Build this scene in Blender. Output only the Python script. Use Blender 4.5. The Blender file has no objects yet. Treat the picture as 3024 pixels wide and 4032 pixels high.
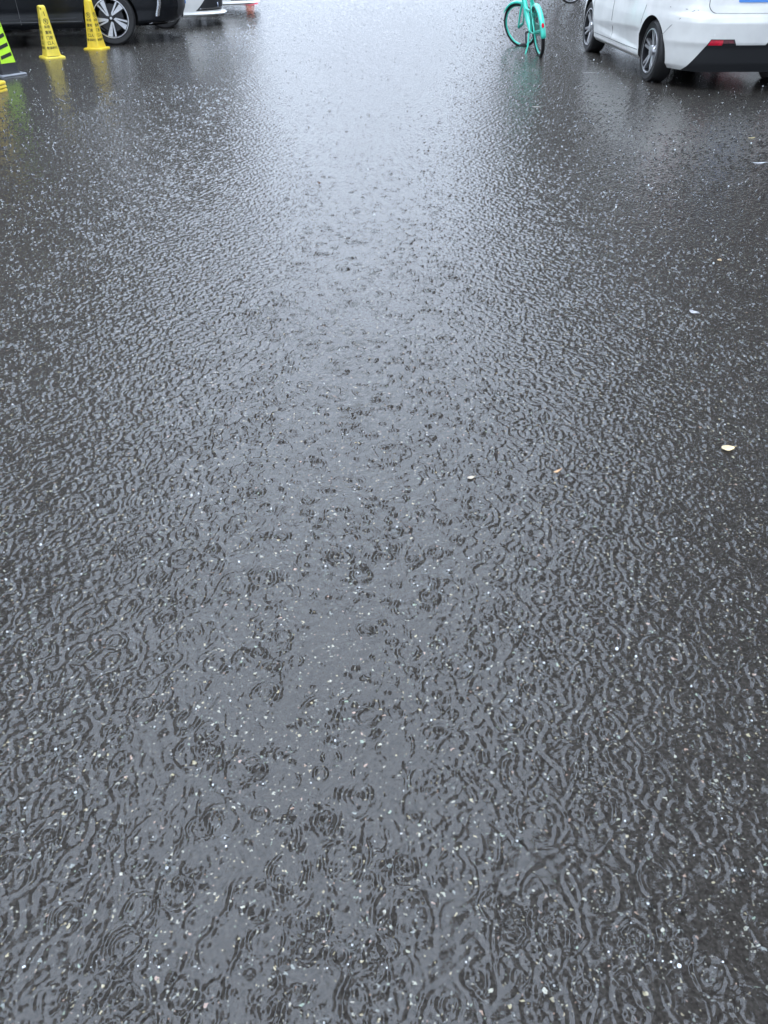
import bpy, math, random
import numpy as np
from mathutils import Vector, Matrix
random.seed(7); rng = np.random.default_rng(11)
PI = math.pi; R = math.radians
S = bpy.context.scene; C = S.collection

# ------------------------------------------------------------------ camera
CAM_H = 1.5; PITCH = 37.5
cd = bpy.data.cameras.new('camera'); cam = bpy.data.objects.new('camera', cd); C.objects.link(cam)
cam.location = (0, 0, CAM_H); cam.rotation_euler = (R(90 - PITCH), 0, 0)
cd.sensor_fit = 'VERTICAL'; cd.sensor_height = 34.6; cd.lens = 26.0
cd.clip_start = 0.05; cd.clip_end = 2000
S.camera = cam

# ------------------------------------------------------------------ sky, sun, exposure
SKY_STRENGTH = 0.10; HORIZON = 7.4; ZENITH_GAIN = 3.0; MIDSKY = 13.0
SUN_ELEV = 62; SUN_AZ = 200
w = bpy.data.worlds.new("World"); S.world = w; w.use_nodes = True
nt = w.node_tree; nt.nodes.clear()
out = nt.nodes.new('ShaderNodeOutputWorld'); bg = nt.nodes.new('ShaderNodeBackground')
sky = nt.nodes.new('ShaderNodeTexSky'); sky.sky_type = 'NISHITA'; sky.sun_disc = False
sky.sun_elevation = R(SUN_ELEV); sky.sun_rotation = R(SUN_AZ)
tc = nt.nodes.new('ShaderNodeTexCoord'); sp = nt.nodes.new('ShaderNodeSeparateXYZ')
nt.links.new(tc.outputs['Generated'], sp.inputs[0])
m1 = nt.nodes.new('ShaderNodeMath'); m1.operation = 'MAXIMUM'; m1.inputs[1].default_value = 0.0
nt.links.new(sp.outputs['Z'], m1.inputs[0])
m2 = nt.nodes.new('ShaderNodeMath'); m2.operation = 'MULTIPLY_ADD'; m2.inputs[1].default_value = ZENITH_GAIN * HORIZON; m2.inputs[2].default_value = HORIZON
nt.links.new(m1.outputs[0], m2.inputs[0])
nz = nt.nodes.new('ShaderNodeTexNoise'); nz.inputs['Scale'].default_value = 2.2; nz.inputs['Detail'].default_value = 5
nt.links.new(tc.outputs['Generated'], nz.inputs['Vector'])
mr = nt.nodes.new('ShaderNodeMapRange'); mr.inputs[1].default_value = 0.3; mr.inputs[2].default_value = 0.7; mr.inputs[3].default_value = 0.72; mr.inputs[4].default_value = 1.22
nt.links.new(nz.outputs['Fac'], mr.inputs[0])
ms_ = nt.nodes.new('ShaderNodeMapRange'); ms_.interpolation_type = 'SMOOTHSTEP'
ms_.inputs[1].default_value = 0.09; ms_.inputs[2].default_value = 0.30; ms_.inputs[3].default_value = 0.0; ms_.inputs[4].default_value = MIDSKY
nt.links.new(m1.outputs[0], ms_.inputs[0])
m4 = nt.nodes.new('ShaderNodeMath'); m4.operation = 'ADD'; nt.links.new(m2.outputs[0], m4.inputs[0]); nt.links.new(ms_.outputs[0], m4.inputs[1])
m3 = nt.nodes.new('ShaderNodeMath'); m3.operation = 'MULTIPLY'
nt.links.new(m4.outputs[0], m3.inputs[0]); nt.links.new(mr.outputs[0], m3.inputs[1])
vm = nt.nodes.new('ShaderNodeVectorMath'); vm.operation = 'SCALE'; vm.inputs[0].default_value = (0.85, 0.972, 1.17)
nt.links.new(m3.outputs[0], vm.inputs['Scale'])
mx = nt.nodes.new('ShaderNodeMix'); mx.data_type = 'RGBA'; mx.inputs[0].default_value = 0.90
nt.links.new(sky.outputs[0], mx.inputs[6]); nt.links.new(vm.outputs[0], mx.inputs[7])
nt.links.new(mx.outputs[2], bg.inputs[0]); bg.inputs[1].default_value = SKY_STRENGTH
nt.links.new(bg.outputs[0], out.inputs[0])
ld = bpy.data.lights.new('sun', 'SUN'); ld.energy = 0.6; ld.angle = R(40); ld.color = (1, 0.97, 0.93)
sun = bpy.data.objects.new('sun', ld); C.objects.link(sun)
az = R(SUN_AZ)
sd = Vector((math.sin(az) * math.cos(R(SUN_ELEV)), math.cos(az) * math.cos(R(SUN_ELEV)), math.sin(R(SUN_ELEV))))
sun.rotation_euler = sd.to_track_quat('Z', 'Y').to_euler(); sun.location = sd * 60
S.view_settings.view_transform = 'Standard'; S.view_settings.look = 'None'
S.view_settings.exposure = 0.58; S.view_settings.gamma = 1.0

GZ = -0.012      # asphalt under a thin sheet of water whose surface is z = 0

def ray(u, v):
    a = (u - 1512) / 3030; b = (2016 - v) / 3030
    s, c = math.sin(R(PITCH)), math.cos(R(PITCH))
    return Vector((a, c + b * s, -s + b * c))
def at(u, v, z=0.0):
    d = ray(u, v); t = (z - CAM_H) / d.z
    return Vector((d.x * t, d.y * t, z))

# ------------------------------------------------------------------ helpers
class MB:
    def __init__(s): s.v = []; s.f = []; s.m = []
    def add(s, vs, fs, mi=0):
        o = len(s.v); s.v += [tuple(p) for p in vs]
        for f in fs: s.f.append(tuple(i + o for i in f)); s.m.append(mi)
    def box(s, c, d, mi=0, M=None):
        vs = [Vector((c[0] + sx * d[0] / 2, c[1] + sy * d[1] / 2, c[2] + sz * d[2] / 2)) for sz in (-1, 1) for sy in (-1, 1) for sx in (-1, 1)]
        if M: vs = [M @ p for p in vs]
        s.add(vs, [(0, 2, 3, 1), (4, 5, 7, 6), (0, 1, 5, 4), (2, 6, 7, 3), (0, 4, 6, 2), (1, 3, 7, 5)], mi)
    def tube(s, pts, r, n=10, mi=0, caps=True, flat=1.0):
        pts = [Vector(p) for p in pts]; rs = r if isinstance(r, (list, tuple)) else [r] * len(pts)
        rings = []; up = None
        for i, p in enumerate(pts):
            d = (pts[min(i + 1, len(pts) - 1)] - pts[max(i - 1, 0)]).normalized()
            if up is None:
                up = Vector((0, 0, 1)) if abs(d.z) < 0.9 else Vector((1, 0, 0))
            a = d.cross(up).normalized(); up = a.cross(d).normalized()
            rings.append([p + (a * math.cos(2 * PI * k / n) + up * math.sin(2 * PI * k / n) * flat) * rs[i] for k in range(n)])
        vs = [q for rg in rings for q in rg]; fs = []
        for i in range(len(pts) - 1):
            for k in range(n):
                fs.append((i * n + k, i * n + (k + 1) % n, (i + 1) * n + (k + 1) % n, (i + 1) * n + k))
        if caps: fs.append(tuple(range(n - 1, -1, -1))); fs.append(tuple((len(pts) - 1) * n + k for k in range(n)))
        s.add(vs, fs, mi)
    def lathe(s, prof, n=48, mi=0, axis='Y', c=(0, 0, 0), closed=False, a0=0, a1=2 * PI):
        # prof: (radius, offset along axis)
        full = abs(a1 - a0 - 2 * PI) < 1e-6; cols = n if full else n + 1
        vs = []
        for k in range(cols):
            a = a0 + (a1 - a0) * k / n; ca, sa = math.cos(a), math.sin(a)
            for r_, h in prof:
                if axis == 'Y': vs.append((c[0] + r_ * ca, c[1] + h, c[2] + r_ * sa))
                elif axis == 'Z': vs.append((c[0] + r_ * ca, c[1] + r_ * sa, c[2] + h))
        m = len(prof); fs = []
        for k in range(n):
            k2 = (k + 1) % cols
            for j in range(m if closed else m - 1):
                j2 = (j + 1) % m
                fs.append((k * m + j, k * m + j2, k2 * m + j2, k2 * m + j))
        s.add(vs, fs, mi)
    def prism(s, poly, h0, h1, fn, mi=0):
        # poly: 2-D outline, fn(a,b,h)->3D
        n = len(poly); vs = [fn(a, b, h0) for a, b in poly] + [fn(a, b, h1) for a, b in poly]
        fs = [tuple(range(n - 1, -1, -1)), tuple(range(n, 2 * n))] + [(i, (i + 1) % n, n + (i + 1) % n, n + i) for i in range(n)]
        s.add(vs, fs, mi)
    def build(s, name, mats, parent=None, smooth=None):
        me = bpy.data.meshes.new(name); me.from_pydata(s.v, [], s.f)
        if not isinstance(mats, (list, tuple)): mats = [mats]
        for m in mats: me.materials.append(m)
        me.polygons.foreach_set('material_index', s.m)
        fix_normals(me)
        if smooth is not None: shade(me, smooth)
        o = bpy.data.objects.new(name, me); C.objects.link(o)
        if parent: o.parent = parent
        return o
import bmesh
def fix_normals(me):
    b = bmesh.new(); b.from_mesh(me); bmesh.ops.recalc_face_normals(b, faces=b.faces); b.to_mesh(me); b.free()
def shade(me, deg):
    me.polygons.foreach_set('use_smooth', [True] * len(me.polygons))
    b = bmesh.new(); b.from_mesh(me)
    for e in b.edges:
        if len(e.link_faces) == 2: e.smooth = e.calc_face_angle(0) < R(deg)
    b.to_mesh(me); b.free()
def tag(o, label=None, cat=None, group=None, kind=None):
    if label: o['label'] = label
    if cat: o['category'] = cat
    if group: o['group'] = group
    if kind: o['kind'] = kind
    return o
def empty(name, loc, rz=0, label=None, cat=None, group=None):
    o = bpy.data.objects.new(name, None); C.objects.link(o); o.empty_display_size = 0.2
    o.location = loc; o.rotation_euler = (0, 0, rz)
    return tag(o, label, cat, group)
def copy_tree(o, parent=None):
    c = o.copy(); C.objects.link(c)
    if parent: c.parent = parent
    for ch in list(o.children): copy_tree(ch, c)
    return c

# ------------------------------------------------------------------ materials
def mat(name, col, rough=0.5, metal=0.0, coat=0.0, spec=0.5, noise=0.0, nscale=20, bump=0.0, bscale=60, ior=1.5):
    m = bpy.data.materials.new(name); m.use_nodes = True; t = m.node_tree; b = t.nodes['Principled BSDF']
    b.inputs['Base Color'].default_value = (*col, 1); b.inputs['Roughness'].default_value = rough
    b.inputs['Metallic'].default_value = metal; b.inputs['Coat Weight'].default_value = coat
    b.inputs['Coat Roughness'].default_value = 0.04; b.inputs['Specular IOR Level'].default_value = spec
    tcn = t.nodes.new('ShaderNodeTexCoord')
    if noise:
        n = t.nodes.new('ShaderNodeTexNoise'); n.inputs['Scale'].default_value = nscale; n.inputs['Detail'].default_value = 6
        t.links.new(tcn.outputs['Object'], n.inputs['Vector'])
        r_ = t.nodes.new('ShaderNodeMapRange'); r_.inputs[1].default_value = 0.3; r_.inputs[2].default_value = 0.7
        r_.inputs[3].default_value = 1 - noise; r_.inputs[4].default_value = 1 + noise
        t.links.new(n.outputs['Fac'], r_.inputs[0])
        v = t.nodes.new('ShaderNodeVectorMath'); v.operation = 'SCALE'; v.inputs[0].default_value = col
        t.links.new(r_.outputs[0], v.inputs['Scale']); t.links.new(v.outputs[0], b.inputs['Base Color'])
    if bump:
        n = t.nodes.new('ShaderNodeTexNoise'); n.inputs['Scale'].default_value = bscale; n.inputs['Detail'].default_value = 3
        t.links.new(tcn.outputs['Object'], n.inputs['Vector'])
        bp = t.nodes.new('ShaderNodeBump'); bp.inputs['Strength'].default_value = bump; bp.inputs['Distance'].default_value = 0.002
        t.links.new(n.outputs['Fac'], bp.inputs['Height']); t.links.new(bp.outputs[0], b.inputs['Normal'])
    return m
M = dict(
    white=mat('white_car_paint', (0.68, 0.685, 0.66), 0.35, coat=0.8, noise=0.09, nscale=3.5, bump=0.15, bscale=220),
    black=mat('black_car_paint', (0.003, 0.004, 0.006), 0.25, coat=0.0, spec=0.4, bump=0.12, bscale=200),
    blackpl=mat('black_plastic', (0.012, 0.013, 0.015), 0.55, bump=0.2, bscale=300),
    under=mat('underbody', (0.006, 0.006, 0.006), 0.9),
    gap=mat('panel_gap', (0.10, 0.10, 0.10), 0.7),
    rubber=mat('tyre_rubber', (0.012, 0.012, 0.013), 0.5, noise=0.2, nscale=30, bump=0.3, bscale=120),
    alloy=mat('alloy', (0.62, 0.63, 0.65), 0.28, metal=0.85, noise=0.08, nscale=30),
    dalloy=mat('dark_alloy', (0.012, 0.012, 0.014), 0.3, coat=0.4),
    chrome=mat('chrome', (0.8, 0.82, 0.85), 0.1, metal=1.0),
    glass=mat('car_glass', (0.01, 0.012, 0.014), 0.04, spec=0.9),
    red=mat('red_reflector', (0.55, 0.01, 0.035), 0.15, coat=1.0, noise=0.3, nscale=25),
    dred=mat('smoked_reflector', (0.10, 0.012, 0.02), 0.15, coat=1.0, noise=0.5, nscale=30),
    lampglass=mat('lamp_glass', (0.30, 0.36, 0.48), 0.12, coat=1.0, noise=0.3, nscale=12),
    plate=mat('plate_blue', (0.05, 0.22, 0.62), 0.4),
    lwhite=mat('white_marking', (0.8, 0.8, 0.8), 0.5),
    yellow=mat('yellow_plastic', (0.72, 0.52, 0.035), 0.38, noise=0.10, nscale=14, bump=0.25, bscale=80),
    yellowb=mat('yellow_plastic_pale', (0.76, 0.60, 0.065), 0.38, noise=0.12, nscale=14, bump=0.25, bscale=80),
    print=mat('black_print', (0.035, 0.03, 0.012), 0.6),
    crack=mat('worn_brown', (0.10, 0.055, 0.01), 0.7),
    lime=mat('lime_reflective', (0.50, 0.86, 0.045), 0.35, noise=0.06, nscale=10),
    blackr=mat('black_rubber', (0.02, 0.02, 0.024), 0.55, bump=0.2, bscale=80),
    mint=mat('mint_paint', (0.05, 0.62, 0.48), 0.3, coat=0.7, noise=0.05, nscale=8),
    dmint=mat('mint_plastic', (0.02, 0.26, 0.20), 0.45, noise=0.12, nscale=12),
    steel=mat('steel', (0.45, 0.47, 0.48), 0.3, metal=0.9),
    dark=mat('dark_paint', (0.02, 0.02, 0.025), 0.4, coat=0.3),
    conered=mat('cone_red', (0.62, 0.02, 0.06), 0.4, noise=0.1, nscale=8),
    amber=mat('amber_band', (0.85, 0.50, 0.16), 0.35),
    bark=mat('bark', (0.05, 0.038, 0.028), 0.9, noise=0.3, nscale=6),
    leaf=mat('leaf_green', (0.046, 0.039, 0.024), 0.6, noise=0.4, nscale=1.2),
    leafb=mat('leaf_olive', (0.050, 0.040, 0.028), 0.6, noise=0.4, nscale=1.2),
    wall=mat('rendered_wall', (0.13, 0.11, 0.10), 0.85, noise=0.12, nscale=1.5),
    wallb=mat('brick_wall', (0.10, 0.065, 0.055), 0.85, noise=0.15, nscale=2),
    win=mat('window_glass', (0.02, 0.022, 0.026), 0.08),
)

# asphalt with pale aggregate
def asphalt():
    m = bpy.data.materials.new('asphalt'); m.use_nodes = True; t = m.node_tree; b = t.nodes['Principled BSDF']
    L = t.links.new; N = t.nodes.new
    g = N('ShaderNodeNewGeometry')
    # slow tonal drift
    n1 = N('ShaderNodeTexNoise'); n1.inputs['Scale'].default_value = 0.9; n1.inputs['Detail'].default_value = 7; L(g.outputs['Position'], n1.inputs['Vector'])
    n2 = N('ShaderNodeTexNoise'); n2.inputs['Scale'].default_value = 140; n2.inputs['Detail'].default_value = 3; L(g.outputs['Position'], n2.inputs['Vector'])
    r1 = N('ShaderNodeMapRange'); r1.inputs[1].default_value = .3; r1.inputs[2].default_value = .7; r1.inputs[3].default_value = .8; r1.inputs[4].default_value = 1.25; L(n1.outputs[0], r1.inputs[0])
    r2 = N('ShaderNodeMapRange'); r2.inputs[1].default_value = .3; r2.inputs[2].default_value = .7; r2.inputs[3].default_value = .15; r2.inputs[4].default_value = 2.6; L(n2.outputs[0], r2.inputs[0])
    mm = N('ShaderNodeMath'); mm.operation = 'MULTIPLY'; L(r1.outputs[0], mm.inputs[0]); L(r2.outputs[0], mm.inputs[1])
    base = N('ShaderNodeVectorMath'); base.operation = 'SCALE'; base.inputs[0].default_value = ASPH; L(mm.outputs[0], base.inputs['Scale'])
    cur = base.outputs[0]
    for scale, thr, size, hi in ((95, 0.972, 0.34, 1.2), (150, 0.97, 0.38, 0.9), (240, 0.965, 0.42, 0.7)):
        wn = N('ShaderNodeVectorMath'); wn.operation = 'ADD'
        nn = N('ShaderNodeTexNoise'); nn.inputs['Scale'].default_value = scale * 1.3; L(g.outputs['Position'], nn.inputs['Vector'])
        sc = N('ShaderNodeVectorMath'); sc.operation = 'SCALE'; sc.inputs['Scale'].default_value = 1.7 / scale; L(nn.outputs['Color'], sc.inputs[0])
        L(g.outputs['Position'], wn.inputs[0]); L(sc.outputs[0], wn.inputs[1])
        v = N('ShaderNodeTexVoronoi'); v.voronoi_dimensions = '2D'; v.inputs['Scale'].default_value = scale; L(wn.outputs[0], v.inputs['Vector'])
        sx = N('ShaderNodeSeparateColor'); L(v.outputs['Color'], sx.inputs[0])
        c1 = N('ShaderNodeMath'); c1.operation = 'GREATER_THAN'; c1.inputs[1].default_value = thr; L(sx.outputs[0], c1.inputs[0])
        c2 = N('ShaderNodeMapRange'); c2.inputs[1].default_value = size; c2.inputs[2].default_value = size - .12; L(v.outputs['Distance'], c2.inputs[0])
        c3 = N('ShaderNodeMath'); c3.operation = 'MULTIPLY'; L(c1.outputs[0], c3.inputs[0]); L(c2.outputs[0], c3.inputs[1])
        cr = N('ShaderNodeValToRGB'); cr.color_ramp.interpolation = 'CONSTANT'
        els = [(0, (.42, .42, .36)), (.35, (.50, .44, .30)), (.55, (.30, .33, .33)), (.7, (.52, .36, .30)), (.8, (.34, .44, .36)), (.9, (.62, .60, .52))]
        e = cr.color_ramp.elements; e[0].position = 0; e[0].color = (*[x * hi for x in els[0][1]], 1); e[1].position = els[1][0]; e[1].color = (*[x * hi for x in els[1][1]], 1)
        for p_, c_ in els[2:]:
            q = e.new(p_); q.color = (*[x * hi * .9 for x in c_], 1)
        L(sx.outputs[1], cr.inputs[0])
        mxn = N('ShaderNodeMix'); mxn.data_type = 'RGBA'; L(c3.outputs[0], mxn.inputs[0]); L(cur, mxn.inputs[6]); L(cr.outputs[0], mxn.inputs[7]); cur = mxn.outputs[2]
    L(cur, b.inputs['Base Color']); b.inputs['Roughness'].default_value = 0.9; b.inputs['Specular IOR Level'].default_value = 0.1
    return m
ASPH = (0.0195, 0.018, 0.0165)
M['asphalt'] = asphalt()

def water(name, milk=0.0, bump=0.25, rough=0.02, col=(0.75, 0.78, 0.80, 1)):
    m = bpy.data.materials.new(name); m.use_nodes = True; t = m.node_tree; t.nodes.clear()
    L = t.links.new; N = t.nodes.new
    o = N('ShaderNodeOutputMaterial'); g = N('ShaderNodeNewGeometry')
    n1 = N('ShaderNodeTexNoise'); n1.inputs['Scale'].default_value = 70; n1.inputs['Detail'].default_value = 2; L(g.outputs['Position'], n1.inputs['Vector'])
    bp = N('ShaderNodeBump'); bp.inputs['Strength'].default_value = 1.0; bp.inputs['Distance'].default_value = bump * 0.004
    sy = N('ShaderNodeSeparateXYZ'); L(g.outputs['Position'], sy.inputs[0])
    ry = N('ShaderNodeMapRange'); ry.inputs[1].default_value = 1.5; ry.inputs[2].default_value = 10; ry.inputs[3].default_value = 0.9; ry.inputs[4].default_value = 1.5; L(sy.outputs['Y'], ry.inputs[0])
    rz = N('ShaderNodeMapRange'); rz.inputs[1].default_value = 23.5; rz.inputs[2].default_value = 25.5; rz.inputs[3].default_value = 0; rz.inputs[4].default_value = 4.0; L(sy.outputs['Y'], rz.inputs[0])
    ra = N('ShaderNodeMath'); ra.operation = 'ADD'; L(ry.outputs[0], ra.inputs[0]); L(rz.outputs[0], ra.inputs[1])
    hm = N('ShaderNodeMath'); hm.operation = 'MULTIPLY'; L(n1.outputs[0], hm.inputs[0]); L(ra.outputs[0], hm.inputs[1]); L(hm.outputs[0], bp.inputs['Height'])
    fr = N('ShaderNodeFresnel'); fr.inputs['IOR'].default_value = 1.45; L(bp.outputs[0], fr.inputs['Normal'])
    tr = N('ShaderNodeBsdfTransparent'); gl = N('ShaderNodeBsdfGlossy'); gl.inputs['Roughness'].default_value = rough; L(bp.outputs[0], gl.inputs['Normal'])
    tr.inputs[0].default_value = (0.93, 0.95, 0.94, 1)
    a = tr.outputs[0]
    if milk:
        df = N('ShaderNodeBsdfDiffuse'); df.inputs[0].default_value = col
        ms = N('ShaderNodeMixShader'); ms.inputs[0].default_value = milk; L(a, ms.inputs[1]); L(df.outputs[0], ms.inputs[2]); a = ms.outputs[0]
    mix = N('ShaderNodeMixShader'); L(fr.outputs[0], mix.inputs[0]); L(a, mix.inputs[1]); L(gl.outputs[0], mix.inputs[2])
    L(mix.outputs[0], o.inputs[0]); return m
M['water'] = water('rain_water', 0.031, 0.25, 0.17, (0.66, 0.56, 0.48, 1))
M['splash'] = water('splash_water', 0.0, 0.0, 0.03)
M['tip_glint'] = water('splash_tip_glint', 0.75, 0.0, 0.05)  # milky white on the jet tips is a painted highlight
M['drop'] = mat('glint_white_drop', (0.75, 0.80, 0.84), 0.15, coat=1.0)  # clear drops given a white base colour in place of glints

# ------------------------------------------------------------------ setting: asphalt + flooded surface
g = MB(); g.add([(-400, -300, GZ), (400, -300, GZ), (400, 900, GZ), (-400, 900, GZ)], [(0, 1, 2, 3)])
tag(g.build('road', M['asphalt']), 'grey asphalt road under a thin sheet of rain water', kind='structure')

# heading frames of the cars, used for the calm water below them too
CARS = {}
def water_sheet():
    YM = 25.0; Y = [0.30]
    while Y[-1] < YM: Y.append(Y[-1] + 0.0018 + 0.0014 * Y[-1])
    Y = np.array(Y); nd = len(Y); NX = 1200
    s = np.linspace(-1, 1, NX)
    hw = 0.62 + 0.52 * Y
    Xg = hw[:, None] * s[None, :]; Yg = np.repeat(Y[:, None], NX, 1)
    H = np.zeros_like(Xg)
    # light chop made of many small wave trains
    for i in range(40):
        lam = 0.019 * (3.2 ** rng.random()); th = rng.uniform(0, 2 * PI); k = 2 * PI / lam
        ph = rng.random() * 2 * PI; amp = 0.027 * lam / (2 * PI)
        H += amp * np.sin(k * (np.cos(th) * Xg + np.sin(th) * Yg) + ph + 0.9 * np.sin(Xg * 1.7 + i) + 0.9 * np.sin(Yg * 2.3 + 2 * i))
    H *= np.clip(.68 + (Y - 1.2) / 8, .68, 1.1)[:, None]
    # rain rings: expanding wave packets at random places and ages
    DENS = 700
    y0, y1 = 0.25, YM
    area = (0.62 * (y1 - y0) + 0.26 * (y1 ** 2 - y0 ** 2)) * 2
    n = int(area * DENS)
    cy = np.sqrt(rng.random(n)) * y1
    cy = rng.uniform(y0, y1, n * 2); cy = cy[rng.random(n * 2) < (0.62 + 0.52 * cy) / (0.62 + 0.52 * y1)]
    cy = cy[rng.random(len(cy)) < np.clip(1.6 - cy / 10, .35, 1)]
    cx = rng.uniform(-1, 1, len(cy)) * (0.62 + 0.52 * cy)
    for x, y in zip(cx, cy):
        r = 0.006 + 0.055 * rng.random() ** 1.3
        lam = rng.uniform(0.012, 0.025) * (1 + 0.045 * y); st = rng.gamma(1.7, 0.31)
        st = min(st, 1.3) * min(1.0, (0.016 / r) ** 0.8)
        st *= min(1.0, max(.55, 1.28 - .08 * y)); A = st * lam / (2 * PI) * 1.1; sg = lam * rng.uniform(.28, .6) if rng.random() < .8 else lam * .95; ext = r + 2.2 * sg
        i0, i1 = np.searchsorted(Y, (y - ext, y + ext))
        if i1 <= i0: continue
        ha, hb = hw[i0], hw[min(i1, nd - 1)]
        lo = min((x - ext) / ha, (x - ext) / hb); hi = max((x + ext) / ha, (x + ext) / hb)
        j0 = max(0, int((lo + 1) / 2 * (NX - 1))); j1 = min(NX, int((hi + 1) / 2 * (NX - 1)) + 2)
        if j1 <= j0: continue
        ex = Xg[i0:i1, j0:j1] - x; ey = Yg[i0:i1, j0:j1] - y; d = np.hypot(ex, ey); th = np.arctan2(ey, ex)
        p1, p2 = rng.random(2) * 6.283; d = d * (1 + .05 * np.sin(2 * th + p1) + .03 * np.sin(5 * th + p2))
        u = (d - r) / lam
        h = A * np.cos(2 * PI * u) * np.exp(-((d - r) / sg) ** 2) * (.72 + .28 * np.sin(rng.integers(1, 4) * th + p2))
        if r < 0.014: h += 0.005 * (1 + .06 * y) * np.exp(-(d / (0.0055 * (1 + .05 * y))) ** 2)
        H[i0:i1, j0:j1] += h
    # sheltered under the cars
    for (cx_, cy_, a, l, wd) in SHELTER:
        dx = Xg - cx_; dy = Yg - cy_; f = dx * math.cos(a) + dy * math.sin(a); q = -dx * math.sin(a) + dy * math.cos(a)
        e = np.maximum(np.abs(f) - l / 2, np.abs(q) - wd / 2)
        H *= np.clip((e + 0.12) / 0.3, 0.10, 1)
    # a calmer, slightly deeper pool in front of the black car
    e = np.hypot((Xg + 4.6) / 3.2, (Yg - 11.6) / 2.3); H *= np.clip(.42 + (e - .75) * 1.6, .42, 1)
    H *= np.clip((1 - np.abs(s)) / 0.02, 0, 1)[None, :]
    H *= np.clip((Y - Y[0]) / 0.1, 0, 1)[:, None] * np.clip((Y[-1] - Y) / 0.6, 0, 1)[:, None]
    # coarse margins so the sheet reaches the horizon
    xo = np.array([1.5, 4, 12, 40, 300.])
    Xf = np.hstack([-(hw[:, None] + xo[::-1][None, :]), Xg, hw[:, None] + xo[None, :]])
    Hf = np.pad(H, ((0, 0), (5, 5)))
    Yf = np.repeat(Y[:, None], Xf.shape[1], 1)
    def crows(ys):
        return (np.array([np.concatenate([-(h_ + xo[::-1]), h_ * s, h_ + xo]) for h_ in [0.62 + 0.52 * max(0.3, min(YM, q)) for q in ys]]),
                np.repeat(np.array(ys)[:, None], NX + 10, 1))
    Xb, Yb = crows([-280., -40., -8., -1.5, 0.0]); Xt, Yt = crows([27., 32., 45., 90., 250., 880.])
    X = np.vstack([Xb, Xf, Xt]); YY = np.vstack([Yb, Yf, Yt]); Z = np.vstack([np.zeros_like(Xb), Hf, np.zeros_like(Xt)])
    nr, ncol = X.shape
    co = np.stack([X, YY, Z], -1).reshape(-1, 3).astype(np.float32)
    idx = np.arange(nr * ncol).reshape(nr, ncol)
    q = np.stack([idx[:-1, :-1], idx[:-1, 1:], idx[1:, 1:], idx[1:, :-1]], -1).reshape(-1, 4).astype(np.int32)
    me = bpy.data.meshes.new('water'); me.vertices.add(len(co)); me.vertices.foreach_set('co', co.ravel())
    me.loops.add(q.size); me.loops.foreach_set('vertex_index', q.ravel())
    me.polygons.add(len(q)); me.polygons.foreach_set('loop_start', np.arange(0, q.size, 4, dtype=np.int32))
    me.polygons.foreach_set('use_smooth', np.ones(len(q), dtype=bool))
    me.update(calc_edges=True); me.materials.append(M['water'])
    o = bpy.data.objects.new('water', me); C.objects.link(o)
    tag(o, 'shallow rain water on the road covered in raindrop rings', kind='structure')

# ------------------------------------------------------------------ cars
def sp_(z, tab):
    # smooth interpolation through a table
    if z <= tab[0][0]: return tab[0][1]
    for (a, va), (b, vb) in zip(tab, tab[1:]):
        if z <= b:
            t = (z - a) / (b - a); return va + (vb - va) * t
    return tab[-1][1]
class CarShape:
    def __init__(s, xr, xf, wd, n=4.5): s.xr, s.xf, s.wd, s.n = xr, xf, wd, n; s.scallop = None
    def ctr(s, z):
        a, b = sp_(z, s.xr), sp_(z, s.xf); return (a + b) / 2, (b - a) / 2
    def side(s, x, z):
        c, a = s.ctr(z); u = min(1, abs((x - c) / a)); n = s.nn(z)
        y = sp_(z, s.wd) * (1 - u ** n) ** (1 / n)
        if s.scallop: y -= s.scallop(x, z)
        return y
    def nn(s, z): return s.n
    def end(s, y, z, sign):
        c, a = s.ctr(z); v = min(1, abs(y) / sp_(z, s.wd)); n = s.nn(z)
        return c + sign * a * (1 - v ** n) ** (1 / n)
    def mesh(s, zs, N=200):
        mb = MB(); th = []
        for k in range(N):
            th.append(2 * PI * k / N)
        vs = []
        for z in zs:
            c, a = s.ctr(z); b = sp_(z, s.wd); n = s.nn(z)
            for t in th:
                ct, st = math.cos(t), math.sin(t)
                x = c + a * math.copysign(abs(ct) ** (2 / n), ct); y = b * math.copysign(abs(st) ** (2 / n), st)
                if s.scallop and abs(y) > 0.5 * b: y -= math.copysign(s.scallop(x, z), y)
                vs.append((x, y, z))
        fs = []; nz_ = len(zs)
        for i in range(nz_ - 1):
            for k in range(N): fs.append((i * N + k, i * N + (k + 1) % N, (i + 1) * N + (k + 1) % N, (i + 1) * N + k))
        mb.add(vs, fs, 0)
        mb.f.append(tuple(range(N - 1, -1, -1))); mb.m.append(1)
        mb.f.append(tuple((nz_ - 1) * N + k for k in range(N))); mb.m.append(0)
        return mb
def strip(rows, fn, thick, rim=True):
    # rows: list of (v, [u...]) -> shell with front face lifted by thick and walls going back
    mb = MB(); n = len(rows[0][1]); m = len(rows)
    fr = [fn(u, v, thick) for v, us in rows for u in us]; bk = [fn(u, v, -0.012) for v, us in rows for u in us]
    fs = [(i * n + k, i * n + k + 1, (i + 1) * n + k + 1, (i + 1) * n + k) for i in range(m - 1) for k in range(n - 1)]
    o = len(fr)
    bd = [k for k in range(n)] + [i * n + n - 1 for i in range(1, m)] + [(m - 1) * n + k for k in range(n - 2, -1, -1)] + [i * n for i in range(m - 2, 0, -1)]
    fs += [(a, b, b + o, a + o) for a, b in zip(bd, bd[1:] + bd[:1])]
    mb.add(fr + bk, fs); return mb
def quad_rows(outline, nv=14, nu=18):
    # outline: function v in 0..1 -> (v_world, u0, u1)
    rows = []
    for i in range(nv + 1):
        v, u0, u1 = outline(i / nv); rows.append((v, [u0 + (u1 - u0) * k / nu for k in range(nu + 1)]))
    return rows
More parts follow.
